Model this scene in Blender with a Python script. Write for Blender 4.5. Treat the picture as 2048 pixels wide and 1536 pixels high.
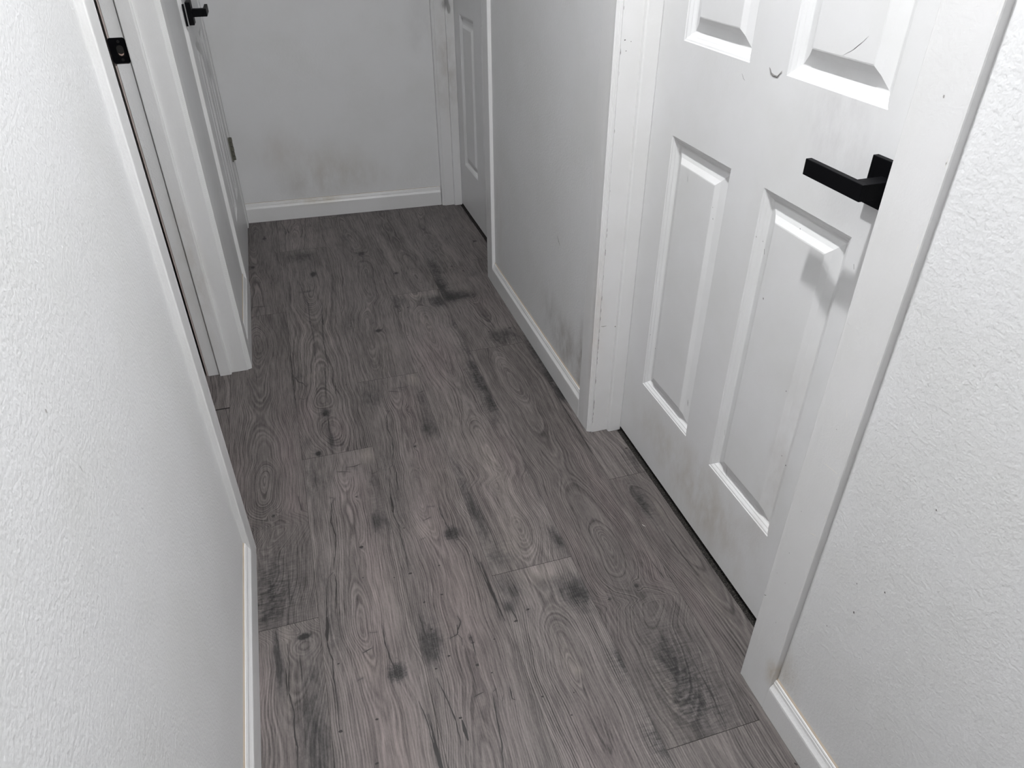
import bpy, math, random
import numpy as np
from mathutils import Matrix, Vector

for o in list(bpy.data.objects):
    bpy.data.objects.remove(o, do_unlink=True)
scn = bpy.context.scene
COL = scn.collection
R = math.radians

# ------------------------------------------------------------------ camera
cam_d = bpy.data.cameras.new('camera')
cam_d.sensor_width = 36.0
cam_d.sensor_fit = 'HORIZONTAL'
cam_d.lens = 36.0 * 1436.08 / 2048.0
cam_d.clip_start = 0.02
cam = bpy.data.objects.new('camera', cam_d)
COL.objects.link(cam)
cam.matrix_world = (Matrix.Translation((0, 0, 1.23)) @ Matrix.Rotation(R(-17.0976), 4, 'Z')
                    @ Matrix.Rotation(R(55.3574), 4, 'X') @ Matrix.Rotation(R(-0.2637), 4, 'Z'))
scn.camera = cam

# ------------------------------------------------------------------ world, exposure
w = bpy.data.worlds.new('world')
scn.world = w
w.use_nodes = True
w.node_tree.nodes['Background'].inputs[0].default_value = (1.0, 0.99, 0.985, 1)
w.node_tree.nodes["Background"].inputs[1].default_value = 0.6  # added fill light, enters through the open end behind the viewer
scn.view_settings.view_transform = 'Standard'
scn.view_settings.look = 'None'
scn.view_settings.exposure = 0.0
scn.view_settings.gamma = 1.0
scn.view_settings.use_curve_mapping = False
LAMP_POWER = 4200.0          # emission strength of the ceiling lamp diffuser
LAMP_POS = (0.190, 0.668, 2.50)
LAMP_R = 0.031
LAMP_COL = (0.975, 0.985, 1.0)

# ------------------------------------------------------------------ plan (metres)
XL, XLW, XLB = -0.2235, -0.2355, -0.352      # left: trim face, wall face, back of wall
XR, XRW, XRB = 0.650, 0.662, 0.778           # right: trim face, wall face, back of wall
HC = 2.50
HD = 2.035
TH = 0.012
CW = 0.070
def yend(x):                                 # end wall is a touch out of square
    return 3.2765 - 0.046 * (x - XLW)

# ------------------------------------------------------------------ node helpers
def mat(name, col=(0.8, 0.8, 0.8), rough=0.5, metal=0.0):
    m = bpy.data.materials.new(name)
    m.use_nodes = True
    nt = m.node_tree
    b = nt.nodes['Principled BSDF']
    b.inputs['Base Color'].default_value = (*col, 1)
    b.inputs['Roughness'].default_value = rough
    b.inputs['Metallic'].default_value = metal
    return m, nt, b
class NT:
    def __init__(s, nt): s.nt = nt
    def new(s, t, **k):
        n = s.nt.nodes.new(t)
        for a, v in k.items(): setattr(n, a, v)
        return n
    def link(s, a, b): s.nt.links.new(a, b)
    def _in(s, sock, v):
        if hasattr(v, 'is_output') or isinstance(v, bpy.types.NodeSocket): s.link(v, sock)
        else: sock.default_value = v
    def math(s, op, a, b=0.0, c=None, clamp=False):
        n = s.new('ShaderNodeMath', operation=op, use_clamp=clamp)
        s._in(n.inputs[0], a); s._in(n.inputs[1], b)
        if c is not None: s._in(n.inputs[2], c)
        return n.outputs[0]
    def mix(s, f, a, b, blend='MIX'):
        n = s.new('ShaderNodeMix', data_type='RGBA', blend_type=blend)
        s._in(n.inputs[0], f)
        s._in(n.inputs[6], a if not isinstance(a, tuple) else (*a, 1)[:4])
        s._in(n.inputs[7], b if not isinstance(b, tuple) else (*b, 1)[:4])
        return n.outputs[2]
    def noise(s, vec, scale, detail=2.0, rough=0.5, dist=0.0):
        n = s.new('ShaderNodeTexNoise')
        if vec is not None: s.link(vec, n.inputs['Vector'])
        n.inputs['Scale'].default_value = scale
        n.inputs['Detail'].default_value = detail
        n.inputs['Roughness'].default_value = rough
        n.inputs['Distortion'].default_value = dist
        return n.outputs[0]
    def vmul(s, vec, v):
        n = s.new('ShaderNodeVectorMath', operation='MULTIPLY')
        s.link(vec, n.inputs[0]); n.inputs[1].default_value = v
        return n.outputs[0]
    def ramp(s, f, lo, hi, a=0.0, b=1.0, smooth=True):
        n = s.new('ShaderNodeMapRange', interpolation_type='SMOOTHSTEP' if smooth else 'LINEAR')
        s.link(f, n.inputs[0])
        for i, v in enumerate((lo, hi, a, b)): n.inputs[i + 1].default_value = v
        return n.outputs[0]
    def blob(s, pos, c, size):
        # soft patch around world point c, half widths size
        a = s.new('ShaderNodeVectorMath', operation='SUBTRACT'); s.link(pos, a.inputs[0]); a.inputs[1].default_value = c
        d = s.new('ShaderNodeVectorMath', operation='DIVIDE'); s.link(a.outputs[0], d.inputs[0]); d.inputs[1].default_value = size
        l = s.new('ShaderNodeVectorMath', operation='LENGTH'); s.link(d.outputs[0], l.inputs[0])
        return s.ramp(l.outputs['Value'], 1.0, 0.0)

def paint(name, col, rough, tex=0.0, tex_scale=150.0, fine=0.0, grime_and_shade=(), spots=0.0, mottled=0.03, gscale=26.0):
    """white paint with optional orange peel texture and hand-placed dirt and painted shadow"""
    m, nt, b = mat(name, col, rough)
    t = NT(nt)
    pos = t.new('ShaderNodeNewGeometry').outputs['Position']
    c = t.mix(t.ramp(t.noise(pos, 5.0, 4.0, 0.6), 0.35, 0.75), col, tuple(x * (1 - mottled * 1.6) for x in col[:2]) + (col[2] * (1 - mottled * 2.0),))
    for (p, size, gcol, amt) in grime_and_shade:
        f = t.math('MULTIPLY', t.blob(pos, p, size), t.ramp(t.noise(t.vmul(pos, (1, 1, 0.5)), gscale, 5.0, 0.6), 0.26, 0.75))
        c = t.mix(t.math('MULTIPLY', f, amt), c, gcol)
    if spots:
        v = t.new('ShaderNodeTexVoronoi'); v.inputs['Scale'].default_value = 28.0
        t.link(pos, v.inputs['Vector'])
        sp = t.ramp(v.outputs['Distance'], 0.045, 0.025)
        sel = t.ramp(t.noise(pos, 9.0, 1.0), 0.60, 0.63)
        c = t.mix(t.math('MULTIPLY', t.math('MULTIPLY', sp, sel), spots), c, (0.16, 0.14, 0.13))
    t.link(c, b.inputs['Base Color'])
    h = None
    if tex:
        n1 = t.noise(pos, tex_scale, 1.0, 0.5)
        n2 = t.noise(pos, tex_scale * 3.1, 2.0, 0.5)
        h = t.math('ADD', n1, t.math('MULTIPLY', n2, 0.25))
    elif fine:
        h = t.noise(pos, 240.0, 3.0, 0.55)
    if h is not None:
        bp = t.new('ShaderNodeBump')
        bp.inputs['Strength'].default_value = 1.0
        bp.inputs['Distance'].default_value = tex if tex else fine
        t.link(h, bp.inputs['Height'])
        t.link(bp.outputs[0], b.inputs['Normal'])
    return m

WALLC = (0.735, 0.736, 0.739)
TRIMC = (0.735, 0.732, 0.732)
BROWN = (0.20, 0.165, 0.13)
GREY = (0.30, 0.285, 0.265)
M = {}
M['wall'] = paint('wall_paint', WALLC, 0.52, tex=0.00062, tex_scale=200.0, grime_and_shade=[
    ((0.662, 1.62, 0.15), (0.2, 0.17, 0.13), BROWN, 0.55),
    ((0.662, 1.51, 0.16), (0.2, 0.045, 0.20), BROWN, 0.75),
    ((0.662, 1.76, 0.19), (0.2, 0.14, 0.12), GREY, 0.35),
    ((0.662, 0.555, 0.12), (0.2, 0.05, 0.10), (0.45, 0.40, 0.32), 0.5),
    ((0.662, 2.30, 0.3), (0.2, 0.10, 0.4), (0.55, 0.50, 0.46), 0.3)])
M['wall_end'] = paint('wall_end_paint', WALLC, 0.5, tex=0.0004, tex_scale=120.0, gscale=11.0, grime_and_shade=[
    ((0.045, 3.26, 0.14), (0.20, 0.3, 0.10), BROWN, 0.27),
    ((0.30, 3.26, 0.16), (0.20, 0.3, 0.09), (0.36, 0.31, 0.22), 0.25),
    ((0.16, 3.25, 0.20), (0.28, 0.3, 0.16), (0.42, 0.36, 0.28), 0.35),
    ((-0.02, 3.26, 0.30), (0.20, 0.3, 0.14), (0.46, 0.40, 0.34), 0.32),
    ((0.60, 3.25, 0.74), (0.08, 0.3, 0.20), GREY, 0.28)])
M['trim'] = paint('trim_paint', TRIMC, 0.33, fine=0.00035, spots=0.0, grime_and_shade=[
    ((0.650, 0.575, 0.10), (0.05, 0.03, 0.05), (0.42, 0.33, 0.20), 0.8),
    ((0.650, 1.42, 0.33), (0.05, 0.03, 0.30), (0.50, 0.38, 0.30), 0.30),
    ((-0.31, 2.02, 0.35), (0.05, 0.05, 0.35), (0.40, 0.34, 0.26), 0.40),
    ((0.70, 3.20, 0.60), (0.08, 0.08, 0.30), (0.36, 0.32, 0.26), 0.45),
    ((0.70, 3.20, 0.84), (0.02, 0.08, 0.03), (0.10, 0.09, 0.09), 0.9),  # shadow on the far jamb below the strike, painted as a dark patch
    ((0.10, 3.25, 0.075), (0.25, 0.1, 0.03), (0.42, 0.34, 0.20), 0.45)])
M['door'] = paint('door_paint', (0.735, 0.735, 0.739), 0.36, fine=0.00022, mottled=0.035, grime_and_shade=[
    ((0.743, 1.10, 0.12), (0.1, 0.34, 0.12), (0.50, 0.45, 0.38), 0.50),
    ((0.743, 0.95, 0.10), (0.1, 0.25, 0.16), (0.46, 0.41, 0.35), 0.45),
    ((0.743, 0.85, 0.95), (0.1, 0.13, 0.11), (0.42, 0.40, 0.40), 0.42),
    ((0.743, 0.80, 0.35), (0.1, 0.05, 0.35), (0.48, 0.44, 0.41), 0.45)])
M['caulk'] = mat('dingy_caulk', (0.40, 0.34, 0.27), 0.7)[0]
M['raw'] = mat('primed_board_edge', (0.52, 0.44, 0.41), 0.6)[0]
M['ceiling'] = mat('ceiling_paint', (0.78, 0.78, 0.77), 0.7)[0]
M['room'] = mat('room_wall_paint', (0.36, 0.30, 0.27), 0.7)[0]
M['black'], _nt, _b = mat('matte_black_metal', (0.0012, 0.0012, 0.002), 0.55)
_b.inputs['Specular IOR Level'].default_value = 0.12
M['brass'] = mat('worn_pewter_metal', (0.21, 0.205, 0.17), 0.45, 0.5)[0]
M['hole'] = mat('bare_wood_in_latch_hole', (0.42, 0.30, 0.25), 0.7)[0]
M['screw'] = mat('black_screw_head', (0.03, 0.03, 0.03), 0.3, 0.5)[0]
M['mark'] = mat('scuff_and_reveal_shade', (0.10, 0.095, 0.09), 0.8)[0]
M['chip'] = mat('chipped_paint', (0.80, 0.78, 0.74), 0.7)[0]
M['softmark'] = mat('faint_scuff', (0.36, 0.35, 0.34), 0.8)[0]
M['crack'] = mat('printed_wood_crack', (0.020, 0.017, 0.016), 0.55)[0]
M['gap'] = mat('dark_gap', (0.008, 0.007, 0.006), 0.9)[0]

def carpet_mat():
    m, nt, b = mat('dark_carpet_edge', (0.02, 0.018, 0.015), 0.95)
    t = NT(nt)
    pos = t.new('ShaderNodeNewGeometry').outputs['Position']
    n = t.noise(pos, 420.0, 3.0, 0.7)
    t.link(t.mix(t.ramp(n, 0.45, 0.70), (0.008, 0.007, 0.006), (0.085, 0.075, 0.065)), b.inputs['Base Color'])
    bp = t.new('ShaderNodeBump'); bp.inputs['Distance'].default_value = 0.003
    t.link(n, bp.inputs['Height']); t.link(bp.outputs[0], b.inputs['Normal'])
    return m
M['carpet'] = carpet_mat()

# ------------------------------------------------------------------ mesh helpers
def wloc(o):
    v = Vector((0, 0, 0))
    while o is not None: v += o.location; o = o.parent
    return v
class MB:
    def __init__(s): s.v = []; s.f = []; s.m = []
    def face(s, pts, mi=0):
        i = len(s.v); s.v += [tuple(p) for p in pts]; s.f.append(tuple(range(i, i + len(pts)))); s.m.append(mi)
    def box(s, x0, x1, y0, y1, z0, z1, mi=0):
        i = len(s.v)
        s.v += [(x0, y0, z0), (x1, y0, z0), (x1, y1, z0), (x0, y1, z0), (x0, y0, z1), (x1, y0, z1), (x1, y1, z1), (x0, y1, z1)]
        for q in ((0, 3, 2, 1), (4, 5, 6, 7), (0, 1, 5, 4), (1, 2, 6, 5), (2, 3, 7, 6), (3, 0, 4, 7)):
            s.f.append(tuple(i + k for k in q)); s.m.append(mi)
        return s
    def prism(s, prof, o, ea, et, el, length, mi=0, cap=True):
        """extrude 2-D profile (a,t) at origin o along axis el"""
        o, ea, et, el = Vector(o), Vector(ea), Vector(et), Vector(el)
        i = len(s.v); n = len(prof)
        for k in (0.0, length):
            for a, t in prof: s.v.append(tuple(o + ea * a + et * t + el * k))
        for k in range(n):
            j = (k + 1) % n
            s.f.append((i + k, i + j, i + n + j, i + n + k)); s.m.append(mi)
        if cap:
            s.f.append(tuple(i + k for k in reversed(range(n)))); s.m.append(mi)
            s.f.append(tuple(i + n + k for k in range(n))); s.m.append(mi)
        return s
    def cyl(s, c, r, h, axis='Z', n=24, mi=0):
        ax = {'X': (Vector((0, 1, 0)), Vector((0, 0, 1)), Vector((1, 0, 0))), 'Y': (Vector((0, 0, 1)), Vector((1, 0, 0)), Vector((0, 1, 0))),
              'Z': (Vector((1, 0, 0)), Vector((0, 1, 0)), Vector((0, 0, 1)))}[axis]
        prof = [(r * math.cos(2 * math.pi * k / n), r * math.sin(2 * math.pi * k / n)) for k in range(n)]
        return s.prism(prof, c, ax[0], ax[1], ax[2], h, mi)
    def ribbon(s, pts, width, nrm, mi=0, taper=True, rnd=None, jitter=0.0):
        """thin mark lying on a surface: pts on the surface, nrm its unit normal"""
        nrm = Vector(nrm); P = [Vector(p) for p in pts]
        Q = [P[0]]
        for a, b_ in zip(P, P[1:]):
            n = max(1, int((b_ - a).length / max(width * 3.5, 0.003)))
            for k in range(1, n + 1): Q.append(a.lerp(b_, k / n))
        L = []; Rr = []
        for i, p in enumerate(Q):
            d = (Q[min(i + 1, len(Q) - 1)] - Q[max(i - 1, 0)]).normalized()
            sd = nrm.cross(d)
            f = i / max(1, len(Q) - 1)
            wd = width * (math.sin(math.pi * min(max(f, 0.04), 0.96)) ** 0.5 if taper else 1.0) * 0.5
            if rnd:
                wd *= rnd.uniform(0.55, 1.3); p = p + sd * rnd.uniform(-jitter, jitter)
            L.append(p + sd * wd); Rr.append(p - sd * wd)
        for i in range(len(Q) - 1): s.face([Rr[i], Rr[i + 1], L[i + 1], L[i]], mi)
    def spot(s, c, ra, rb, nrm, ang=0.0, mi=0, rnd=None, n=9):
        nrm = Vector(nrm); c = Vector(c)
        e1 = Vector((0, 1, 0)) if abs(nrm.y) < 0.9 else Vector((1, 0, 0)); e2 = nrm.cross(e1)
        pts = []
        for k in range(n):
            a = 2 * math.pi * k / n; q = rnd.uniform(0.7, 1.25) if rnd else 1
            u, v = ra * math.cos(a) * q, rb * math.sin(a) * q
            u, v = u * math.cos(ang) - v * math.sin(ang), u * math.sin(ang) + v * math.cos(ang)
            pts.append(c + e1 * u + e2 * v)
        s.face(pts, mi)
    def build(s, name, mats, parent=None, loc=None, bevel=0.0, smooth=False):
        me = bpy.data.meshes.new(name)
        v = s.v if loc is None else [(a - loc[0], b - loc[1], c - loc[2]) for a, b, c in s.v]
        me.from_pydata(v, [], s.f)
        mats = mats if isinstance(mats, (list, tuple)) else [mats]
        for m_ in mats: me.materials.append(m_)
        if len(mats) > 1: me.polygons.foreach_set('material_index', s.m)
        if smooth: me.polygons.foreach_set('use_smooth', [True] * len(s.f))
        me.update()
        o = bpy.data.objects.new(name, me)
        COL.objects.link(o)
        if parent is not None:
            o.parent = parent
            if loc is not None: o.location = Vector(loc) - wloc(parent)
            else: o.location = -wloc(parent)
        elif loc is not None: o.location = loc
        if bevel:
            bm_ = o.modifiers.new('bevel', 'BEVEL'); bm_.width = bevel; bm_.segments = 2; bm_.limit_method = 'ANGLE'
        return o
def tag(o, label=None, cat=None, kind=None, group=None):
    for k, v in (('label', label), ('category', cat), ('kind', kind), ('group', group)):
        if v: o[k] = v
    return o
def struct(o, label, cat): return tag(o, label, cat, 'structure')
def empty(name, loc):
    o = bpy.data.objects.new(name, None); COL.objects.link(o); o.location = loc; o.empty_display_size = 0.1
    return o

# ================================================================== FLOOR
rng = random.Random(7)
PWID, PLEN = 0.184, 1.366
def fld(pts):                       # smooth interpolation through control points
    xs = np.array([p[0] for p in pts]); ys = np.array([p[1] for p in pts])
    def f(s):
        s = np.clip(s, xs[0], xs[-1]); i = np.clip(np.searchsorted(xs, s) - 1, 0, len(xs) - 2)
        t = (s - xs[i]) / (xs[i + 1] - xs[i]); t = t * t * (3 - 2 * t)
        return ys[i] * (1 - t) + ys[i + 1] * t
    return f
# every print: x0 = line of the pith along the plank, d = its depth below the face,
# knots (u,s,ru,rs,strength), stains (u,s,ru,rs,amount), saw marks, pink, light, cracks, pips
PR = {}
PR['A'] = dict(x0=[(0, .075), (.2, .085), (.5, .083), (.9, .090), (1.02, .082), (1.06, .120), (1.15, .085), (1.366, .07)],
    d=[(0, .05), (.20, .004), (.38, .040), (.62, .062), (.80, .036), (.895, .002), (.95, .012), (1.04, .055), (1.06, .055), (1.075, .020), (1.18, .042), (1.366, .075)],
    knots=[(.104, 1.025, .005, .007, 1.0), (.036, 1.041, .004, .005, .8)],
    stain=[(.09, 1.20, .045, .07, .42), (.085, 1.30, .05, .07, .48), (.04, 1.1, .03, .05, .2), (.09, .80, .018, .12, .25), (.17, 1.22, .03, .12, .25), (.085, 1.05, .06, .03, .25), (.1, .22, .09, .12, .2), (.02, .70, .02, .15, .15)],
    saw=[(.10, 1.20, .06, .10, .9), (.09, 1.31, .07, .08, 1.0)],
    pink=[(.155, 1.0, .03, .06, 1.0), (.15, .7, .03, .22, .7), (.02, .95, .03, .22, .7), (.145, .82, .03, .1, .5)],
    light=[(.058, 1.27, .012, .09, .8), (.03, 1.33, .03, .10, .4)],
    cracks=[[(.166, .975), (.168, 1.0), (.170, 1.025)], [(.13, 1.22), (.128, 1.30), (.12, 1.36)], [(.182, .3), (.182, .6)]], pips=[(.105, 1.026, .0035), (.034, 1.041, .003)])
PR['B'] = dict(x0=[(0, .11), (.10, .10), (.28, .094), (.57, .080), (.69, .10), (.98, .09), (1.366, .06)],
    d=[(0, .016), (.08, .012), (.18, .030), (.28, .026), (.42, .026), (.50, .012), (.572, .004), (.63, .018), (.80, .038), (1.05, .036), (1.12, .026), (1.24, .020), (1.366, .03)],
    knots=[(.132, .688, .020, .024, 1.2), (.08, 1.15, .006, .02, .3), (.117, .182, .004, .008, .5), (.108, .35, .004, .008, .6), (.100, .975, .004, .006, .6)],
    stain=[(.130, .690, .024, .026, .55), (.025, .57, .03, .09, .45), (.02, .40, .03, .10, .40), (.02, .08, .04, .12, .50), (.178, .30, .01, .05, .5), (.165, .13, .015, .04, .4),
           (.025, .92, .03, .08, .45), (.015, .98, .03, .05, .6), (.055, 1.20, .02, .05, .35), (.01, 1.30, .025, .08, .4), (.12, 1.12, .02, .04, .3), (.12, .07, .03, .02, .45), (.06, .10, .03, .04, .25), (.155, .27, .015, .05, .5), (.150, .30, .02, .04, .4), (.172, .17, .02, .08, .3)],
    saw=[(.165, .22, .02, .08, .5), (.03, .95, .03, .04, .5)],
    pink=[(.13, .40, .04, .14, .8), (.10, .85, .07, .2, .9), (.12, .16, .05, .10, .8), (.10, .62, .05, .10, .6), (.08, 1.1, .06, .2, .6)],
    light=[(.08, .66, .03, .03, .5), (.165, .03, .018, .03, .9), (.14, .50, .04, .10, .35), (.12, .85, .05, .10, .35), (.06, .95, .03, .04, .25)],
    cracks=[[(.056, .165), (.067, .172), (.058, .188), (.050, .250), (.056, .294), (.050, .352), (.046, .37), (.040, .40)],
            [(.040, .405), (.028, .418), (.022, .45), (.016, .51), (.010, .564), (.012, .60), (.017, .625), (.015, .665), (.016, .72), (.014, .775)],
            [(.042, .41), (.043, .44), (.038, .48), (.036, .505)], [(.122, .575), (.120, .617), (.124, .654), (.131, .695)],
            [(.030, .052), (.026, .09), (.029, .13)], [(.081, .074), (.10, .080), (.115, .086)], [(.105, .063), (.125, .067), (.145, .062)], [(.165, .110), (.183, .103)],
            [(.094, .584), (.110, .588)], [(.075, .627), (.094, .621)], [(.058, .684), (.068, .682)],
            [(.160, .76), (.166, .80), (.168, .85), (.172, .90), (.17, .95)], [(.013, .885), (.017, .955)],
            [(.088, .914), (.091, .930), (.080, .948), (.077, .957), (.060, .962)], [(.077, .955), (.083, .969), (.081, .985)],
            [(.101, .965), (.102, .985), (.100, 1.015)], [(.075, 1.098), (.094, 1.094)], [(.111, 1.098), (.119, 1.094)], [(.122, 1.122), (.129, 1.110)], [(.143, 1.098), (.141, 1.122), (.146, 1.126)],
            [(.109, 1.10), (.103, 1.156), (.099, 1.196), (.094, 1.215), (.090, 1.24)], [(.0165, 1.04), (.027, 1.092), (.032, 1.134), (.03, 1.18)], [(.17, .79), (.173, .9), (.177, .955)],
            [(.172, .79), (.173, .84), (.175, .90), (.178, .955)]],
    wide=[[(.083, .935), (.080, .955)], [(.170, .845), (.173, .905)], [(.043, 1.135), (.044, 1.175)], [(.016, .52), (.012, .58)]],
    pips=[(.118, .182, .003), (.108, .35, .0045), (.184, .185, .003), (.081, .772, .003), (.069, .851, .003), (.016, .775, .004), (.027, .637, .0025), (.102, .985, .0035), (.098, 1.036, .004),
          (.03, .86, .003), (.165, .46, .002), (.041, 1.13, .003), (.12, 1.06, .002), (.145, .99, .002), (.10, .44, .002), (.03, .93, .003), (.05, 1.0, .003), (.02, 1.02, .003)])
PR['C'] = dict(x0=[(0, .095), (.20, .092), (.268, .086), (.38, .090), (.51, .096), (.65, .108), (.80, .104), (.965, .106), (1.05, .118), (1.09, .092), (1.24, .10), (1.366, .09)],
    d=[(0, .045), (.10, .055), (.20, .012), (.268, .0005), (.32, .009), (.52, .030), (.66, .050), (.78, .040), (.88, .012), (.965, .001), (1.02, .010), (1.06, .022), (1.09, .008), (1.14, .022), (1.19, .026), (1.24, .010), (1.366, .05)],
    knots=[(.094, .265, .006, .009, -.6)],
    stain=[(.165, .10, .035, .055, .85), (.12, .06, .05, .04, .35), (.182, .27, .014, .04, .7), (.183, .35, .014, .03, .4), (.180, .44, .014, .05, .65), (.172, .55, .022, .05, .6), (.170, .65, .025, .07, .85), (.178, .76, .022, .06, .75), (.160, .85, .025, .04, .45),
           (.186, 1.06, .012, .05, .7), (.184, 1.17, .012, .05, .4), (.175, 1.31, .018, .05, .8), (.012, .98, .018, .05, .55), (.010, 1.09, .018, .06, .75), (.015, 1.18, .020, .06, .7), (.02, 1.26, .03, .05, .4), (.03, 1.33, .05, .03, .5), (.02, .04, .03, .06, .5), (.05, .11, .012, .02, .4), (.012, .09, .016, .016, .7), (.045, .05, .05, .02, .25)],
    saw=[(.155, .11, .045, .05, .6), (.178, .28, .03, .04, .9), (.175, .43, .025, .06, .9), (.165, .60, .03, .10, 1.0), (.165, .76, .03, .05, .9), (.17, 1.30, .02, .04, .5), (.03, 1.3, .05, .04, .5)],
    pink=[(.05, .5, .05, .15, .8), (.15, 1.0, .03, .15, .8), (.10, .42, .05, .12, .6), (.05, 1.1, .04, .15, .4)],
    light=[(.086, .235, .018, .05, .45), (.10, .97, .035, .10, .45), (.105, 1.10, .03, .12, .4), (.05, .80, .04, .25, .25), (.06, 1.30, .05, .05, .55), (.10, .03, .05, .03, .55), (.094, .268, .007, .009, .9), (.08, 1.22, .04, .06, .35)],
    cracks=[[(.012, .088), (.016, .11), (.018, .13)], [(.172, .52), (.18, .57)]], pips=[(.015, .127, .004), (.047, .107, .004), (.012, .3, .0025), (.05, .35, .002), (.02, .5, .0025), (.07, .31, .002)])
PR['E'] = dict(x0=[(0, .09), (.3, .10), (.5, .09), (.9, .085), (1.17, .078), (1.366, .10)],
    d=[(0, .02), (.10, .012), (.26, .008), (.40, .022), (.65, .075), (1.0, .05), (1.15, .025), (1.25, .03), (1.366, .06)],
    knots=[(.077, 1.175, .015, .019, 1.3), (.116, .249, .01, .02, .6), (.042, 1.353, .008, .010, 1.0)],
    stain=[(.094, .07, .05, .05, .55), (.08, .20, .07, .14, .35), (.116, .249, .012, .02, .7), (.02, .05, .03, .05, .2), (.077, 1.18, .013, .016, .75), (.080, 1.27, .008, .08, .75), (.10, 1.33, .03, .03, .5), (.042, 1.353, .010, .010, .8), (.02, .96, .02, .02, .5), (.08, .39, .03, .010, .7), (.12, .58, .012, .10, .3), (.02, 1.3, .03, .05, .4), (.016, 1.0, .02, .04, .2)],
    saw=[(.09, .07, .05, .04, .4)], pink=[(.02, 1.17, .03, .12, 1.0), (.11, 1.27, .03, .08, .8), (.04, .62, .02, .06, .5)],
    light=[(.10, .75, .05, .2, .25), (.14, .5, .02, .15, .3), (.05, .65, .03, .2, .25), (.05, .97, .02, .02, .3)],
    cracks=[[(.055, .29), (.060, .32), (.065, .389), (.072, .44), (.078, .492), (.076, .56), (.075, .626), (.078, .75), (.074, .88)], [(.122, .47), (.126, .517), (.119, .58), (.118, .632), (.110, .70), (.107, .79), (.108, .87), (.107, .955)],
            [(.064, .390), (.08, .397), (.097, .392)], [(-.0, .955), (.010, .966), (.022, .964)], [(.005, .962), (.013, .993), (.024, 1.00), (.034, 1.026), (.040, 1.012)], [(.100, .90), (.092, 1.02), (.084, 1.12)], [(.120, 1.03), (.118, 1.06), (.115, 1.09)], [(.083, 1.19), (.080, 1.25), (.082, 1.30)], [(.03, .05), (.034, .12)], [(.012, 1.08), (.022, 1.09), (.03, 1.085)]],
    wide=[[(.118, .60), (.116, .66)], [(.066, 1.160), (.087, 1.160)], [(.005, .962), (.013, .990)], [(.037, 1.349), (.048, 1.351)], [(.118, .245), (.11, .258)]],
    pips=[(.075, .626, .004), (.11, .24, .004), (.13, .9, .002), (.15, 1.05, .0025)])
PR['F'] = dict(x0=[(0, .08), (.5, .09), (.9, .08), (1.3, .09)], d=[(0, .06), (.4, .04), (.67, .015), (.95, .04), (1.25, .02), (1.366, .008)],
    knots=[(.126, .672, .008, .010, .8), (.075, .952, .006, .010, .8)], stain=[(.126, .672, .013, .012, .8), (.075, .952, .010, .02, .7), (.17, .88, .008, .07, .6), (.10, 1.30, .03, .008, .6), (.09, .45, .05, .08, .35)],
    saw=[], pink=[(.1, 1.1, .05, .1, .3)], light=[(.15, 1.2, .03, .1, .3)],
    cracks=[[(.164, .816), (.170, .87), (.176, .953)], [(.060, 1.297), (.085, 1.293), (.113, 1.299)], [(.126, .64), (.128, .70)]],
    pips=[(.126, .672, .005), (.075, .952, .004), (.10, 1.1, .003), (.14, 1.12, .003), (.12, 1.18, .003), (.15, 1.0, .003), (.09, 1.05, .003), (.17, 1.06, .003), (.11, .99, .003)])
PR['G'] = dict(x0=[(0, .09), (.5, .13), (.8, .115), (.95, .085), (1.1, .070), (1.366, .065)],
    d=[(0, .04), (.35, .02), (.45, .05), (.55, .02), (.65, .004), (.80, .012), (.90, .03), (1.0, .008), (1.07, .012), (1.366, .045)],
    knots=[(.108, 1.075, .010, .010, .9), (.133, .43, .012, .02, 1.0)],
    stain=[(.108, 1.075, .016, .012, .8), (.133, .43, .03, .03, .6), (.09, .25, .02, .08, .4), (.13, .62, .04, .12, .35), (.05, .35, .06, .1, .3), (.03, .12, .03, .03, .4), (.09, .95, .05, .06, .2)],
    saw=[(.02, 1.0, .03, .06, .6)], pink=[], light=[(.12, 1.2, .05, .1, .25)], cracks=[[(.105, .41), (.125, .43), (.15, .415)], [(.125, .43), (.135, .47), (.13, .52)]],
    pips=[(.022, 1.016, .003), (.097, 1.016, .003), (.108, 1.075, .006)])
PR['H'] = dict(x0=[(0, .08), (.8, .10), (1.2, .125), (1.366, .13)], d=[(0, .03), (.4, .05), (.9, .05), (1.15, .03), (1.24, .004), (1.31, .015), (1.366, .03)],
    knots=[(.056, 1.185, .008, .010, .8)], stain=[(.056, 1.185, .011, .010, .9), (.12, 1.24, .02, .03, .3), (.17, .9, .03, .2, .25), (.07, .8, .04, .1, .15)], saw=[], pink=[], light=[(.10, 1.05, .04, .1, .25)],
    cracks=[], pips=[(.056, 1.185, .005)])
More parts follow.
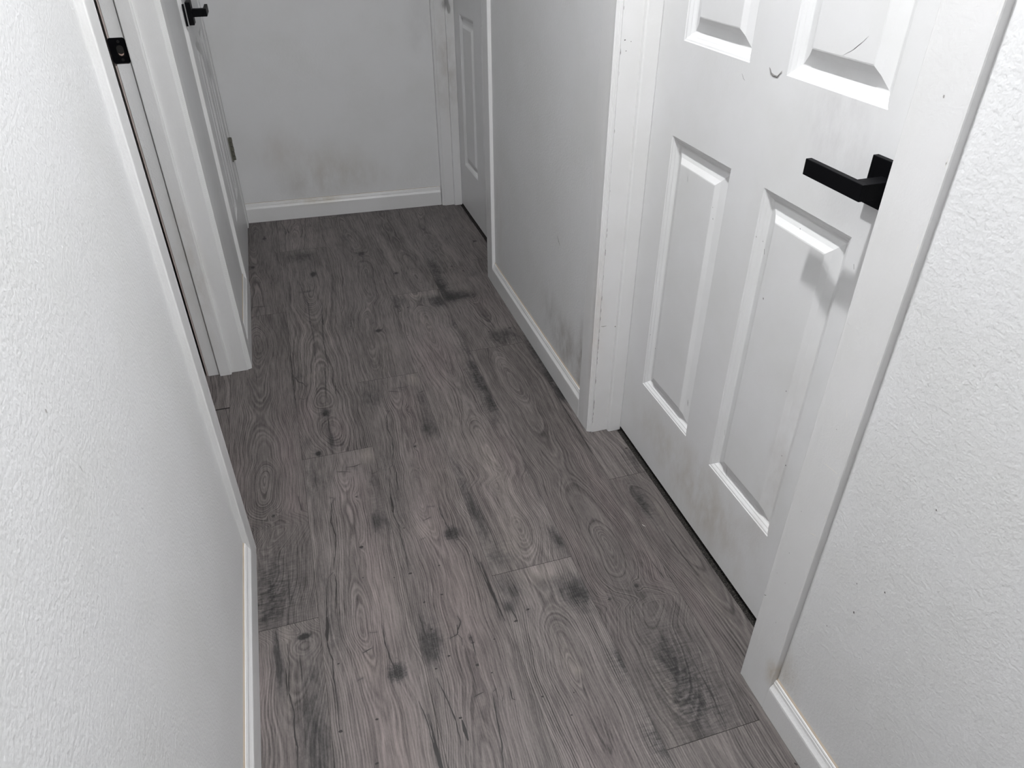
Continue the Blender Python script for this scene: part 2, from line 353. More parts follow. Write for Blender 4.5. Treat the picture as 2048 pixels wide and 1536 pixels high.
PR['I'] = dict(x0=[(0, .09), (.4, .06), (.8, .085), (1.1, .11), (1.366, .12)], d=[(0, .02), (.35, .04), (.46, .008), (.6, .03), (.91, .012), (1.1, .045), (1.366, .06)],
    knots=[(.091, .733, .005, .006, .8), (.125, .785, .005, .006, .6)], stain=[(.02, .74, .03, .14, .7), (.01, .88, .03, .06, .6), (.156, 1.30, .04, .05, .7), (.104, 1.30, .03, .04, .5), (.151, .824, .03, .03, .6), (.06, .98, .05, .04, .65), (.02, .98, .04, .05, .7), (.10, .99, .03, .02, .45), (.15, .5, .03, .2, .25)],
    saw=[(.025, .72, .03, .16, 1.0), (.02, .9, .03, .06, .9), (.06, 1.0, .07, .03, .6), (.12, 1.33, .06, .05, .9)], pink=[(.12, 1.05, .04, .06, .8)], light=[(.08, .85, .04, .08, .45), (.10, .62, .04, .08, .3)],
    cracks=[[(.10, 1.14), (.115, 1.19), (.12, 1.25)]], pips=[(.091, .733, .003), (.080, .76, .003), (.125, .785, .004), (.093, 1.266, .004), (.168, 1.263, .006), (.12, 1.16, .004), (.14, 1.30, .004)])
PR['D'] = dict(x0=[(0, .12), (.04, .150), (.2, .125), (.5, .10), (1.366, .09)], d=[(0, .008), (.04, .004), (.10, .04), (.3, .07), (.8, .03), (1.366, .06)],
    knots=[(.151, .038, .012, .008, 1.2)], stain=[(.151, .038, .013, .008, .95), (.098, .05, .008, .09, .85), (.104, .11, .008, .06, .6), (.160, .16, .025, .10, .55), (.16, .30, .03, .08, .6), (.14, .06, .03, .03, .2), (.13, .24, .03, .06, .3)],
    saw=[], pink=[(.06, .15, .03, .12, .8), (.12, .28, .02, .08, .6)], light=[(.117, .03, .012, .04, .5), (.12, .17, .008, .05, .35)],
    cracks=[[(.119, .045), (.120, .092), (.117, .13), (.116, .156), (.124, .197), (.121, .235), (.125, .266), (.123, .31), (.124, .36)], [(.098, .005), (.099, .04)], [(.145, .037), (.158, .039)], [(.113, .10), (.114, .16)], [(.141, .08), (.142, .14)]],
    wide=[[(.122, .225), (.124, .262)], [(.100, .03), (.102, .06)]], pips=[(.05, .2, .0025)])
PR['J'] = dict(x0=[(0, .04), (.15, .06), (.4, .08), (1.366, .09)], d=[(0, .04), (.10, .012), (.25, .02), (.5, .05), (1.366, .07)], knots=[],
    stain=[(.04, .10, .02, .07, .6), (.06, .25, .03, .08, .3), (.10, .4, .03, .1, .3)], saw=[(.045, .10, .02, .07, 1.0)], pink=[(.02, .1, .012, .2, .8), (.02, .4, .02, .1, .8)],
    light=[(.06, .40, .012, .10, .5), (.07, .14, .015, .05, .35)], cracks=[[(.05, .20), (.055, .28), (.06, .34)]], pips=[])

floor = MB()
TONE = dict(A=.88, B=1.04, C=1.05, D=1.0, E=1.0, F=.92, G=.95, H=.93, I=.92, J=.84)
fa = {'tone': [], 'ring': [], 'knot': [], 'stain': [], 'saw': [], 'pink': [], 'light': [], 'pid': [], 'edge': []}
fV = []; fF = []; voff = 0
marks = MB()
def gauss_sum(U, S, items):
    out = np.zeros_like(U)
    for u, s, ru, rs, a in items: out += a * np.exp(-(((U - u) / ru) ** 2 + ((S - s) / rs) ** 2))
    return out
def plank(xl, top, pr, fine=True, x_clip=None, s0=0.0, s1=PLEN, pid=None):
    global voff
    g = 0.00030
    P = PR[pr]
    xa, xb = xl + g, xl + PWID - g
    if x_clip: xa, xb = max(xa, x_clip[0]), min(xb, x_clip[1])
    if xb - xa < 0.004: return
    s1 = min(s1, PLEN)
    du, ds = (0.0038, 0.0045) if fine else (0.016, 0.03)
    nu = max(2, int((xb - xa) / du)); ns = max(2, int((s1 - s0) / ds))
    u = np.linspace(xa - xl, xb - xl, nu + 1); s = np.linspace(s0 + g * 1.6, s1 - g * 1.6, ns + 1)
    U, S = np.meshgrid(u, s)
    x0 = fld(P['x0'])(S); d = fld(P['d'])(S)
    # slow wobble of the grain
    ph = (pid or 0) * 1.7
    wob = 0.0022 * np.sin(S * 23 + ph + U * 14) + 0.0013 * np.sin(S * 51 + 2 * ph - U * 31)
    dx = (U - x0 + wob)
    d = d * 0.80
    r = np.sqrt(dx * dx + (d + 0.0015 * np.sin(S * 37 + ph)) ** 2)
    for ku, ks, ru, rs, a in P['knots']:
        q = ((U - ku) / (ru * 1.9)) ** 2 + ((S - ks) / (rs * 2.4)) ** 2
        r = r + a * 0.016 * np.exp(-q)
    X = xl + U; Y = top - S
    n = U.size
    fV.append(np.stack([X.ravel(), Y.ravel(), np.zeros(n)], 1))
    idx = np.arange(n).reshape(U.shape) + voff
    # counter-clockwise seen from above (S grows towards -y)
    fF.append(np.stack([idx[1:, :-1], idx[1:, 1:], idx[:-1, 1:], idx[:-1, :-1]], -1).reshape(-1, 4))
    voff += n
    fa['ring'].append(r.ravel())
    F = {k: gauss_sum(U, S, P[k]) for k in ('stain', 'saw', 'pink', 'light')}
    if fine:                       # weathering darkens the wood beside every crack
        for c in P['cracks']:
            for (a0, b0), (a1, b1) in zip(c, c[1:]):
                L2 = (a1 - a0) ** 2 + (b1 - b0) ** 2
                tt = np.clip(((U - a0) * (a1 - a0) + (S - b0) * (b1 - b0)) / L2, 0, 1)
                q = ((U - a0 - tt * (a1 - a0)) ** 2 + (S - b0 - tt * (b1 - b0)) ** 2) / 0.0055 ** 2
                F['stain'] = np.maximum(F['stain'], 0.42 * np.exp(-q))
    for k in ('stain', 'saw', 'pink', 'light'): fa[k].append(np.clip(F[k], 0, 1.4).ravel())
    fa['knot'].append(np.clip(gauss_sum(U, S, [(a, b_, c * 1.15, e_ * 1.15, 1.0) for a, b_, c, e_, q in P['knots'] if q > .5]), 0, 1).ravel())
    fa['tone'].append(np.full(n, TONE[pr]))
    fa['pid'].append(np.full(n, float(pid or 0)))
    e = np.minimum(U, PWID - U)
    fa['edge'].append(np.exp(-(e / 0.006)).ravel())
    if fine:
        for c in P['cracks']:
            pts = [(xl + a, top - b, 0.00012) for a, b in c if xa < xl + a < xb and s0 <= b <= s1]
            if len(pts) > 1:
                ln = sum(math.dist(p, q) for p, q in zip(pts, pts[1:]))
                marks.ribbon(pts, 0.0024 if ln > .05 else .0024, (0, 0, 1), 0, True, rng, 0.0006)
        for c in P.get('wide', []):
            pts = [(xl + a, top - b, 0.00016) for a, b in c if xa < xl + a < xb and s0 <= b <= s1]
            if len(pts) > 1: marks.ribbon(pts, 0.0056, (0, 0, 1), 0, True, rng, 0.0012)
        for a, b, rr in P['pips']:
            if xa < xl + a < xb and s0 < b < s1:
                marks.spot((xl + a, top - b, 0.00014), rr * .7, rr * 1.0, (0, 0, 1), 0, 0, rng)
X0 = -0.104
FX0, FX1 = XLB - 0.16, 0.7325
cols = {  # column index -> list of (top y, print)
    -3: [(2.90, 'F'), (1.53, 'C')],
    -2: [(3.2, 'E'), (1.83, 'A'), (.47, 'B')],
    -1: [(3.736, 'F'), (2.370, 'A'), (1.017, 'D')],
    0: [(4.265, 'B'), (2.899, 'E'), (1.533, 'B')],
    1: [(4.581, 'A'), (3.215, 'G'), (1.849, 'B'), (.483, 'C')],
    2: [(3.746, 'H'), (2.380, 'C'), (1.014, 'C')],
    3: [(3.287, 'I'), (1.921, 'A'), (.555, 'G')],
    4: [(3.95, 'H'), (2.588, 'I'), (1.222, 'J')],
}
def cover(k, lst):
    global_x = X0 + k * PWID
    ts = [t for t, _ in lst]
    clip = (FX0, FX1)
    yfar = yend(0) + 0.02
    i = 0
    for t, p in lst:
        nxt = [q for q in ts if q < t]
        L = min(PLEN, t - max(nxt)) if nxt else PLEN
        s0 = max(0.0, t - yfar); s1 = L
        if s0 < s1:
            plank(global_x, t, p, fine=(k >= -1), x_clip=clip, s0=s0, s1=s1, pid=(k * 13 + i * 5 + 40) % 53)
        i += 1
    t = min(ts) - PLEN          # towards and behind the camera, out of frame
    while t > -2.2:
        plank(global_x, t, 'ABCE'[(k + i) % 4], fine=False, x_clip=clip, s1=min(PLEN, t + 2.2), pid=(k * 13 + i * 5 + 40) % 53)
        t -= PLEN; i += 1
for k, lst in cols.items(): cover(k, lst)

def floor_mat():
    m, nt, b = mat('weathered_grey_oak_laminate', (0.1, 0.1, 0.1), 0.5)
    t = NT(nt)
    def att(n):
        a = t.new('ShaderNodeAttribute'); a.attribute_name = n; return a.outputs['Fac']
    ring, stain, saw, pink, light, pid, edge, knot, tone = [att(n) for n in ('ring', 'stain', 'saw', 'pink', 'light', 'pid', 'edge', 'knot', 'tone')]
    geo = t.new('ShaderNodeNewGeometry').outputs['Position']
    # position shifted per plank so repeats are not identical
    sh = t.new('ShaderNodeCombineXYZ'); t.link(t.math('MULTIPLY', pid, 3.17), sh.inputs[2])
    ad = t.new('ShaderNodeVectorMath', operation='ADD'); t.link(geo, ad.inputs[0]); t.link(sh.outputs[0], ad.inputs[1])
    P = ad.outputs[0]
    jit = t.math('MULTIPLY', t.math('SUBTRACT', t.noise(t.vmul(P, (1.0, 0.22, 1.0)), 60.0, 3.0, 0.6), 0.5), 0.9)
    phase = t.math('ADD', t.math('DIVIDE', ring, 0.0041), jit)
    # rings: irregular, follow the phase
    cv = t.new('ShaderNodeCombineXYZ')
    t.link(phase, cv.inputs[0]); t.link(t.math('MULTIPLY', pid, 0.71), cv.inputs[1])
    sy = t.new('ShaderNodeSeparateXYZ'); t.link(geo, sy.inputs[0])
    t.link(t.math('MULTIPLY', sy.outputs[1], 0.9), cv.inputs[2])
    rn = t.noise(cv.outputs[0], 1.15, 1.5, 0.6)
    sn = t.math('ADD', t.math('MULTIPLY', t.math('SINE', t.math('MULTIPLY', phase, 6.2832)), 0.5), 0.5)
    sn = t.math('POWER', sn, 1.6)
    amp = t.ramp(t.noise(t.vmul(P, (1, 0.3, 1)), 14.0, 2.0), 0.32, 0.68, 0.25, 1.0)
    rg = t.math('ADD', t.math('MULTIPLY', t.math('SUBTRACT', sn, 0.42), t.math('MULTIPLY', amp, 0.34)), t.math('MULTIPLY', t.math('SUBTRACT', rn, 0.5), 1.15))
    # pores and fibres
    fib = t.noise(t.vmul(P, (1.0, 0.035, 1.0)), 430.0, 3.0, 0.65)
    fib2 = t.noise(t.vmul(P, (1.0, 0.09, 1.0)), 210.0, 3.0, 0.6)
    blot = t.noise(t.vmul(P, (1.0, 0.22, 1.0)), 24.0, 6.0, 0.62)
    speck = t.noise(t.vmul(P, (1.0, 0.35, 1.0)), 480.0, 2.0, 0.7)
    val = t.math('ADD', 1.0, t.math('MULTIPLY', rg, 1.4))
    val = t.math('ADD', val, t.math('MULTIPLY', t.math('SUBTRACT', fib, 0.5), 1.6))
    val = t.math('ADD', val, t.math('MULTIPLY', t.math('SUBTRACT', fib2, 0.5), 0.85))
    val = t.math('ADD', val, t.math('MULTIPLY', t.math('SUBTRACT', blot, 0.5), 1.15))
    val = t.math('ADD', val, t.math('MULTIPLY', t.math('SUBTRACT', speck, 0.5), 0.55))
    val = t.math('ADD', val, t.math('MULTIPLY', light, 0.34))
    # sawn cross marks inside dark weathered patches
    rot = t.new('ShaderNodeMapping'); rot.inputs['Rotation'].default_value = (0, 0, R(14))
    rot.inputs['Scale'].default_value = (0.20, 1.0, 1.0); t.link(P, rot.inputs['Vector'])
    rot2 = t.new('ShaderNodeMapping'); rot2.inputs['Rotation'].default_value = (0, 0, R(-28))
    rot2.inputs['Scale'].default_value = (0.16, 1.0, 1.0); t.link(P, rot2.inputs['Vector'])
    cr1 = t.ramp(t.noise(rot.outputs[0], 230.0, 2.0, 0.6), 0.40, 0.62)
    cr2 = t.ramp(t.noise(rot2.outputs[0], 260.0, 2.0, 0.6), 0.44, 0.62)
    cross = t.math('ADD', t.math('MULTIPLY', cr1, 0.62), t.math('MULTIPLY', cr2, 0.38))
    sno = t.math('MULTIPLY', t.math('SUBTRACT', t.noise(t.vmul(P, (1, 0.40, 1)), 75.0, 7.0, 0.78), 0.5), 1.9)
    stn = t.ramp(t.math('ADD', stain, t.math('MULTIPLY', sno, t.math('MINIMUM', t.math('MULTIPLY', stain, 2.2), 1.0))), 0.10, 1.15)
    sw = t.math('MULTIPLY', saw, t.math('MULTIPLY', cross, 0.42))
    dark = t.math('ADD', t.math('MULTIPLY', stn, 0.70), sw)
    kn = t.ramp(t.math('ADD', knot, t.math('MULTIPLY', t.math('SUBTRACT', t.noise(P, 110.0, 4.0, 0.7), 0.5), 1.3)), 0.28, 0.85)
    dark = t.math('ADD', dark, t.math('MULTIPLY', kn, t.ramp(t.noise(t.vmul(P, (1, 0.8, 1)), 330.0, 3.0, 0.7), 0.38, 0.62, 0.30, 0.60)))
    dark = t.math('MINIMUM', dark, 0.80)
    val = t.math('MULTIPLY', t.math('MAXIMUM', val, 0.30), t.math('SUBTRACT', 1.0, dark))
    cvp = t.new('ShaderNodeCombineXYZ'); t.link(pid, cvp.inputs[0])
    wn = t.new('ShaderNodeTexWhiteNoise', noise_dimensions='3D'); t.link(cvp.outputs[0], wn.inputs['Vector'])
    val = t.math('MULTIPLY', t.math('MULTIPLY', val, tone), t.math('ADD', 0.94, t.math('MULTIPLY', wn.outputs['Value'], 0.08)))
    base = t.mix(t.math('MULTIPLY', t.math('MINIMUM', pink, 1.0), 0.6), (0.131, 0.116, 0.111), (0.138, 0.113, 0.111))
    base = t.mix(t.math('MULTIPLY', t.math('MINIMUM', light, 1.0), 0.5), base, (0.150, 0.131, 0.115))
    base = t.mix(t.math('MINIMUM', dark, 1.0), base, (0.108, 0.102, 0.101))
    vc = t.new('ShaderNodeCombineColor')
    for i in range(3): t.link(val, vc.inputs[i])
    colr = t.mix(1.0, base, vc.outputs[0], 'MULTIPLY')
    t.link(colr, b.inputs['Base Color'])
    t.link(t.ramp(val, 0.4, 1.4, 0.50, 0.40), b.inputs['Roughness'])
    b.inputs['Specular IOR Level'].default_value = 0.35
    bp = t.new('ShaderNodeBump'); bp.inputs['Distance'].default_value = 0.00022; bp.inputs['Strength'].default_value = 0.7
    t.link(val, bp.inputs['Height']); t.link(bp.outputs[0], b.inputs['Normal'])
    return m
M['floor'] = floor_mat()
marks.ribbon([(.6422, 1.0556, .0004), (.6445, 1.051, .0004), (.6472, 1.0474, .0004)], .0012, (0, 0, 1), 5, True, rng)
marks.spot((.6324, .5837, .0004), .0022, .0014, (0, 0, 1), .4, 0, rng)
marks.spot((.6462, .4679, .0004), .0032, .0022, (0, 0, 1), .6, 0, rng)
def build_floor():
    V = np.concatenate(fV); F = np.concatenate(fF)
    nv, nf = len(V), len(F)
    mv = np.array(marks.v, dtype=float).reshape(-1, 3)
    # subfloor: dark slab seen only through the joints and under the doors
    sub = MB()
    sub.box(-2.3, FX1, -2.2, 3.60, -0.06, -0.0015, 2)
    sub.box(FX1, 1.9, -2.2, 3.60, -0.06, -0.0040, 3)
    sub.box(-2.3, FX0, -2.2, 3.60, -0.0015, -0.0002, 4)
    allv = V.tolist() + marks.v + sub.v
    allf = F.tolist() + [tuple(i + nv for i in f) for f in marks.f] + [tuple(i + nv + len(marks.v) for i in f) for f in sub.f]
    me = bpy.data.meshes.new('floor')
    me.from_pydata(allv, [], allf)
    for k in ('floor', 'crack', 'gap', 'carpet', 'room', 'softmark', 'chip'): me.materials.append(M[k])
    mi = np.concatenate([np.zeros(nf, int), 1 + np.array(marks.m, int), np.array(sub.m, int)]).astype(np.int32)
    me.polygons.foreach_set('material_index', mi)
    tot = len(allv)
    for k, lst in fa.items():
        a = me.attributes.new(k, 'FLOAT', 'POINT')
        arr = np.zeros(tot, dtype=np.float32); arr[:nv] = np.concatenate(lst)
        a.data.foreach_set('value', arr)
    me.update()
    o = bpy.data.objects.new('floor', me); COL.objects.link(o)
    return struct(o, 'weathered grey-brown wood-look laminate plank floor of the hallway', 'floor')
build_floor()

# ================================================================== WALLS, CEILING
JT = 0.016
def opening(a, b):                 # rough opening = jamb faces widened by jamb thickness
    return (a - JT, b + JT)
O2 = opening(1.261, 2.021)         # left, near (open doorway)
O4 = opening(2.619, 3.198)         # left, far
O1 = opening(0.655, 1.412)         # right, near
O3 = opening(2.431, 3.207)         # right, far
HO = HD + 0.006 + JT
def wall(name, x0, x1, ops, y0, y1, label):
    mb = MB(); y = y0
    for a, b_ in ops:
        mb.box(x0, x1, y, a, -0.02, HC)
        mb.box(x0, x1, a, b_, HO, HC)
        y = b_
    if y < y1: mb.box(x0, x1, y, y1, -0.02, HC)
    return mb
wl = wall('wall_left', XLB, XLW, [O2, O4], -2.2, yend(XLB), '')
for c, r_ in (((XLW + .0002, 0.587, 0.8643), .0014),):
    wl.spot(c, r_, r_ * 1.6, (1, 0, 0), 0.3, 1, rng)
wl.ribbon([(XLW + .0002, .603, .7895), (XLW + .0002, .6036, .782)], .0016, (1, 0, 0), 1, True, rng)
# a nick and a pinhole on the left wall
struct(wl.build('wall_left', [M['wall'], M['softmark']]), 'white textured wall on the left with an open doorway', 'wall')
wr = wall('wall_right', XRW, XRB, [O1, O3], -2.2, yend(XRB) + .01, '')
for y, z, r_ in ((.4873, .3722, .0015), (.4569, .4515, .0010), (.52, .30, .0008), (.50, .42, .0007), (.44, .62, .0008)):
    wr.spot((XRW - .0003, y, z), r_, r_ * 1.5, (-1, 0, 0), .3, 2, rng)
wr.ribbon([(XRW - .0003, 1.723, .449), (XRW - .0003, 1.714, .437), (XRW - .0003, 1.702, .428)], .0040, (-1, 0, 0), 1, True, rng, .001)
struct(wr.build('wall_right', [M['wall'], M['softmark'], M['mark']]), 'white textured wall on the right with two closed doors', 'wall')
we = MB()
xa, xb = -2.3, XRB + 1.1
n = [(xa, yend(xa)), (xb, yend(xb)), (xb, 3.62), (xa, 3.62)]
we.prism(n, (0, 0, -0.02), (1, 0, 0), (0, 1, 0), (0, 0, 1), HC + .02)
struct(we.build('wall_end', M['wall_end']), 'white wall closing the far end of the hallway, smudged brown low down', 'wall')
# hallway left open behind the viewer so added world light fills it; side rooms are closed off
mb = MB(); mb.box(-2.3, XLB, -2.3, -2.2, -0.02, HC); mb.box(XRB, 1.9, -2.3, -2.2, -0.02, HC)
struct(mb.build('wall_back', M['room']), 'white wall ends beside the opening behind the viewer', 'wall')
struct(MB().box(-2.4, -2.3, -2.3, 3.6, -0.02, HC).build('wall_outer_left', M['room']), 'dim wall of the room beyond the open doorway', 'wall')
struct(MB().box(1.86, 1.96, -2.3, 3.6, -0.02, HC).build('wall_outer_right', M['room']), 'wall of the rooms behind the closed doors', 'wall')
struct(MB().box(-2.4, 1.96, -2.3, 3.6, HC, HC + .1).build('ceiling', M['ceiling']), 'plain white hallway ceiling', 'ceiling')

# ================================================================== BASEBOARDS
BH = 0.084
def base_prof(t=TH):
    return [(0, 0), (t, 0), (t, .058), (t - .0006, .062), (t - .0030, .0665), (t - .0052, .0715), (t - .0060, .0765), (t - .0072, .0785), (t - .0070, .0810), (t - .0082, .0835), (t - .0096, .0842), (0, .0842)]
def baseboard(name, x, sgn, y0, y1, label, marks_=()):
    mb = MB(); mb.prism(base_prof(), (x, y0, 0.0004), (sgn, 0, 0), (0, 0, 1), (0, 1, 0), y1 - y0)
    # grimy caulk line where the board meets the wall
    mb.prism([(0, .0840), (.0028, .0840), (0, .0866)], (x, y0, 0.0004), (sgn, 0, 0), (0, 0, 1), (0, 1, 0), y1 - y0, 1)
    return struct(mb.build(name, [M['trim'], M['caulk'], M['mark']]), label, 'baseboard')
YC2n = 1.257 - CW; YC2f = 2.025 + CW
YC4n = 2.615 - CW
YC1n = 0.643 - CW; YC1f = 1.416 + CW
YC3n = 2.427 - CW
baseboard('baseboard_left', XLW, 1, -2.2, YC2n, 'white baseboard at the foot of the left wall nearest the viewer')
baseboard('baseboard_left.001', XLW, 1, YC2f, YC4n, 'short white baseboard between the two left door casings')
baseboard('baseboard_right', XRW, -1, -2.2, YC1n, 'white baseboard at the foot of the right wall nearest the viewer')
baseboard('baseboard_right.001', XRW, -1, YC1f, YC3n, 'white baseboard between the two doors on the right')
mb = MB()
e0 = Vector((XLW + 0.0, yend(XLW), 0.0004)); e1 = Vector((XR - 0.001, yend(XR), 0.0004))
dv = (e1 - e0); ln = dv.length; dv.normalize(); nv_ = Vector((dv.y, -dv.x, 0))
mb.prism(base_prof(), e0, nv_, (0, 0, 1), dv, ln)
mb.prism([(0, .0840), (.0014, .0840), (0, .0858)], e0, nv_, (0, 0, 1), dv, ln, 1)
struct(mb.build('baseboard_end', [M['trim'], M['caulk']]), 'white baseboard along the far end wall with faint brown stains', 'baseboard')

# ================================================================== DOOR FRAMES
def casing_prof(w, outer=True):
    p = [(0, 0), (0, .0040), (.0010, .0045), (.0012, .0063), (.0022, .0069), (.0025, .0089), (.0035, .0097), (.0041, .0112), (.0053, .0118), (.0075, .0114), (.0110, .0112), (.0200, .0114), (.0260, .0118), (.0320, .0120)]
    if w >= 0.06: p += [(w - .0030, .0120), (w - .0008, .0113), (w, .0098), (w, 0)]
    else: p += [(w, .0120), (w, 0)] if w > .033 else [(w, 0)]
    return p
def frame(name, wallx, sgn, ya, yb, wn, wf, back, stop, label, strike=None, edge_board=False):
    """sgn: direction from wall face into the hallway. ya<yb are jamb faces. stop=(depth0,depth1) measured from wall face"""
    root = struct(empty(name, (wallx, (ya + yb) / 2, 0)), label, 'door frame')
    z1 = HD + .006
    for (y, s, wd) in ((ya - .004, -1, wn), (yb + .004, 1, wf)):
        mb = MB(); mb.prism(casing_prof(wd), (wallx, y, 0.0006), (0, s, 0), (sgn, 0, 0), (0, 0, 1), z1 + .004 + CW - .0006)
        if name == 'trim_1' and s == -1:
            X = XR - .0002
            mb.ribbon([(X, .6406, .2335), (X, .6455, .2290)], .0022, (-1, 0, 0), 1, True, rng)
            for yy, zz, q in ((.6058, 1.0528, .0012), (.6031, .2076, .0008), (.62, .36, .0007), (.61, .30, .0007), (.632, .30, .0006), (.606, .62, .0007), (.622, .45, .0007)):
                mb.spot((X, yy, zz), q, q * 1.3, (-1, 0, 0), .3, 3, rng)
            for pts in (((.6094, .5566), (.597, .5586), (.5811, .5601)), ((.5944, .4308), (.588, .434), (.5800, .4372)), ((.600, .66), (.596, .648))):
                mb.ribbon([(X, a_, b_) for a_, b_ in pts], .0020, (-1, 0, 0), 2, True, rng, .0003)
            for k in range(16):          # flaking paint along the outer arris
                zz = rng.uniform(.15, 1.15); mb.spot((X + .0001, .5765, zz), rng.uniform(.0005, .0010), rng.uniform(.0015, .004), (-1, 0, 0), 0, 2, rng)
        casings[name, s] = mb.build('casing', [M['trim'], M['mark'], M['chip'], M['softmark']], root)
    MB().prism(casing_prof(CW), (wallx, ya - .004 + .0001, z1 + .004), (0, 0, 1), (sgn, 0, 0), (0, 1, 0), yb - ya + .0078).build('casing', M['trim'], root)
    D = abs(back - wallx)
    for (y, s) in ((ya, -1), (yb, 1)):
        mb = MB(); mb.prism([(0, 0), (D, 0), (D, JT - .0005), (0, JT - .0005)], (wallx, y, 0.0006), (-sgn, 0, 0), (0, s, 0), (0, 0, 1), z1)
        if name == 'trim_1' and s == 1:
            Y = y - .0002; nn = (0, -1, 0)
            for k in range(46):          # cracked paint plus painted-in reveal shadow where casing meets jamb
                zz = rng.uniform(0.004, .42) if k < 34 else rng.uniform(.42, 1.1)
                L_ = rng.uniform(.003, .014); mb.ribbon([(wallx + .0006 + rng.uniform(-.0003, .0004), Y, zz), (wallx + .0006, Y, zz + L_)], rng.uniform(.0006, .0013), nn, 1, True, rng)
            for xx, zz, q in ((.7122, .3277, .0020), (.6701, .9829, .0016), (.6834, .9795, .0012), (.6742, .9628, .0012)):
                mb.spot((min(xx, .7050), Y, zz), q, q * .7, nn, .3, 1, rng)
            mb.ribbon([(.6655, Y, .3344), (.6720, Y, .3332), (.6807, Y, .3336)], .0022, nn, 2, True, rng)
        mb.build('jamb', [M['trim'], M['mark'], M['softmark']], root, bevel=0.0006)
        a, b_ = stop
        r_ = [(a, 0), (a + .0006, .0088), (a + .0016, .0100), (a + .0042, .0108), (b_ - .002, .0108), (b_, .0100), (b_, 0)]
        MB().prism(r_, (wallx, y, 0.0008), (-sgn, 0, 0), (0, -s, 0), (0, 0, 1), z1 - .001).build('door_stop', M['trim'], root)
    MB().box(min(wallx, back), max(wallx, back), ya, yb, z1, z1 + JT - .0005).build('jamb', M['trim'], root)
    return root
casings = {}
# right near door: jamb 0.65->0.707, stop 0.707->0.743, door behind it
t1 = frame('trim_1', XRW, -1, 0.655, 1.412, CW + .008, CW, XRB, (.0440, .0800), 'white casing and jamb framing the closed door on the right nearest the viewer')
t2 = frame('trim_2', XLW, 1, 1.261, 2.021, CW, CW, XLB, (.0485, .0825), 'white casing and jamb of the open doorway on the left, with a black strike plate')
t3 = frame('trim_3', XRW, -1, 2.431, 3.207, CW, yend(XR) - 3.2115 - .002, XRB, (.0440, .0800), 'white casing and jamb of the far right door beside the end wall')
t4 = frame('trim_4', XLW, 1, 2.619, 3.198, CW, yend(XL) - 3.2025 - .001, XLB, (.0365, .0700), 'white casing and jamb of the narrow far left door')

# open doorway: room-side casing edge seen past the jamb, strike plate with latch hole
mb = MB(); mb.box(XLB - .0046, XLB - .0004, 2.0240, 2.09, 0.0006, 2.05)
mb.box(XLB - .0066, XLB - .0004, 1.19, 1.2565, 0.0006, 2.05)
mb.build('room_side_casing', M['raw'], t2)
def rrect(w, h, r, n=5):
    out = []
    for cx, cy, a0 in ((w / 2 - r, h / 2 - r, 0), (-w / 2 + r, h / 2 - r, 90), (-w / 2 + r, -h / 2 + r, 180), (w / 2 - r, -h / 2 + r, 270)):
        for k in range(n + 1):
            a = R(a0 + 90 * k / n); out.append((cx + r * math.cos(a), cy + r * math.sin(a)))
    return out
mb = MB()
pc = Vector((-0.3385, 2.021, 0.9195))
mb.prism(rrect(.0375, .0555, .006), pc, (1, 0, 0), (0, 0, 1), (0, -1, 0), .0018)
sp = mb.build('strike_plate', M['black'], t2, bevel=.0004)
tag(sp, 'black rounded strike plate on the jamb')
# latch hole: shade inside painted as a flat dark patch, bare wood at its bottom
hb = MB(); hb.prism(rrect(.0150, .0240, .007), pc + Vector((.0030, -.0018, -.0005)), (1, 0, 0), (0, 0, 1), (0, -1, 0), .00015)
hb.build('latch_hole_shade', M['gap'], sp)
hb = MB(); hb.prism([(-.0058, -.0020), (-.0045, -.0062), (0, -.0082), (.0045, -.0062), (.0058, -.0020), (.0036, -.0038), (.0, -.0048), (-.0036, -.0038)], pc + Vector((.0032, -.00195, -.0030)), (1, 0, 0), (0, 0, 1), (0, -1, 0), .0001)
hb.build('bare_wood', M['hole'], sp)
for dz in (.0195, -.0200):
    MB().cyl(pc + Vector((.0030, -.0018 - .0006, dz)), .0032, .0007, 'Y', 14).build('screw', M['screw'], sp)

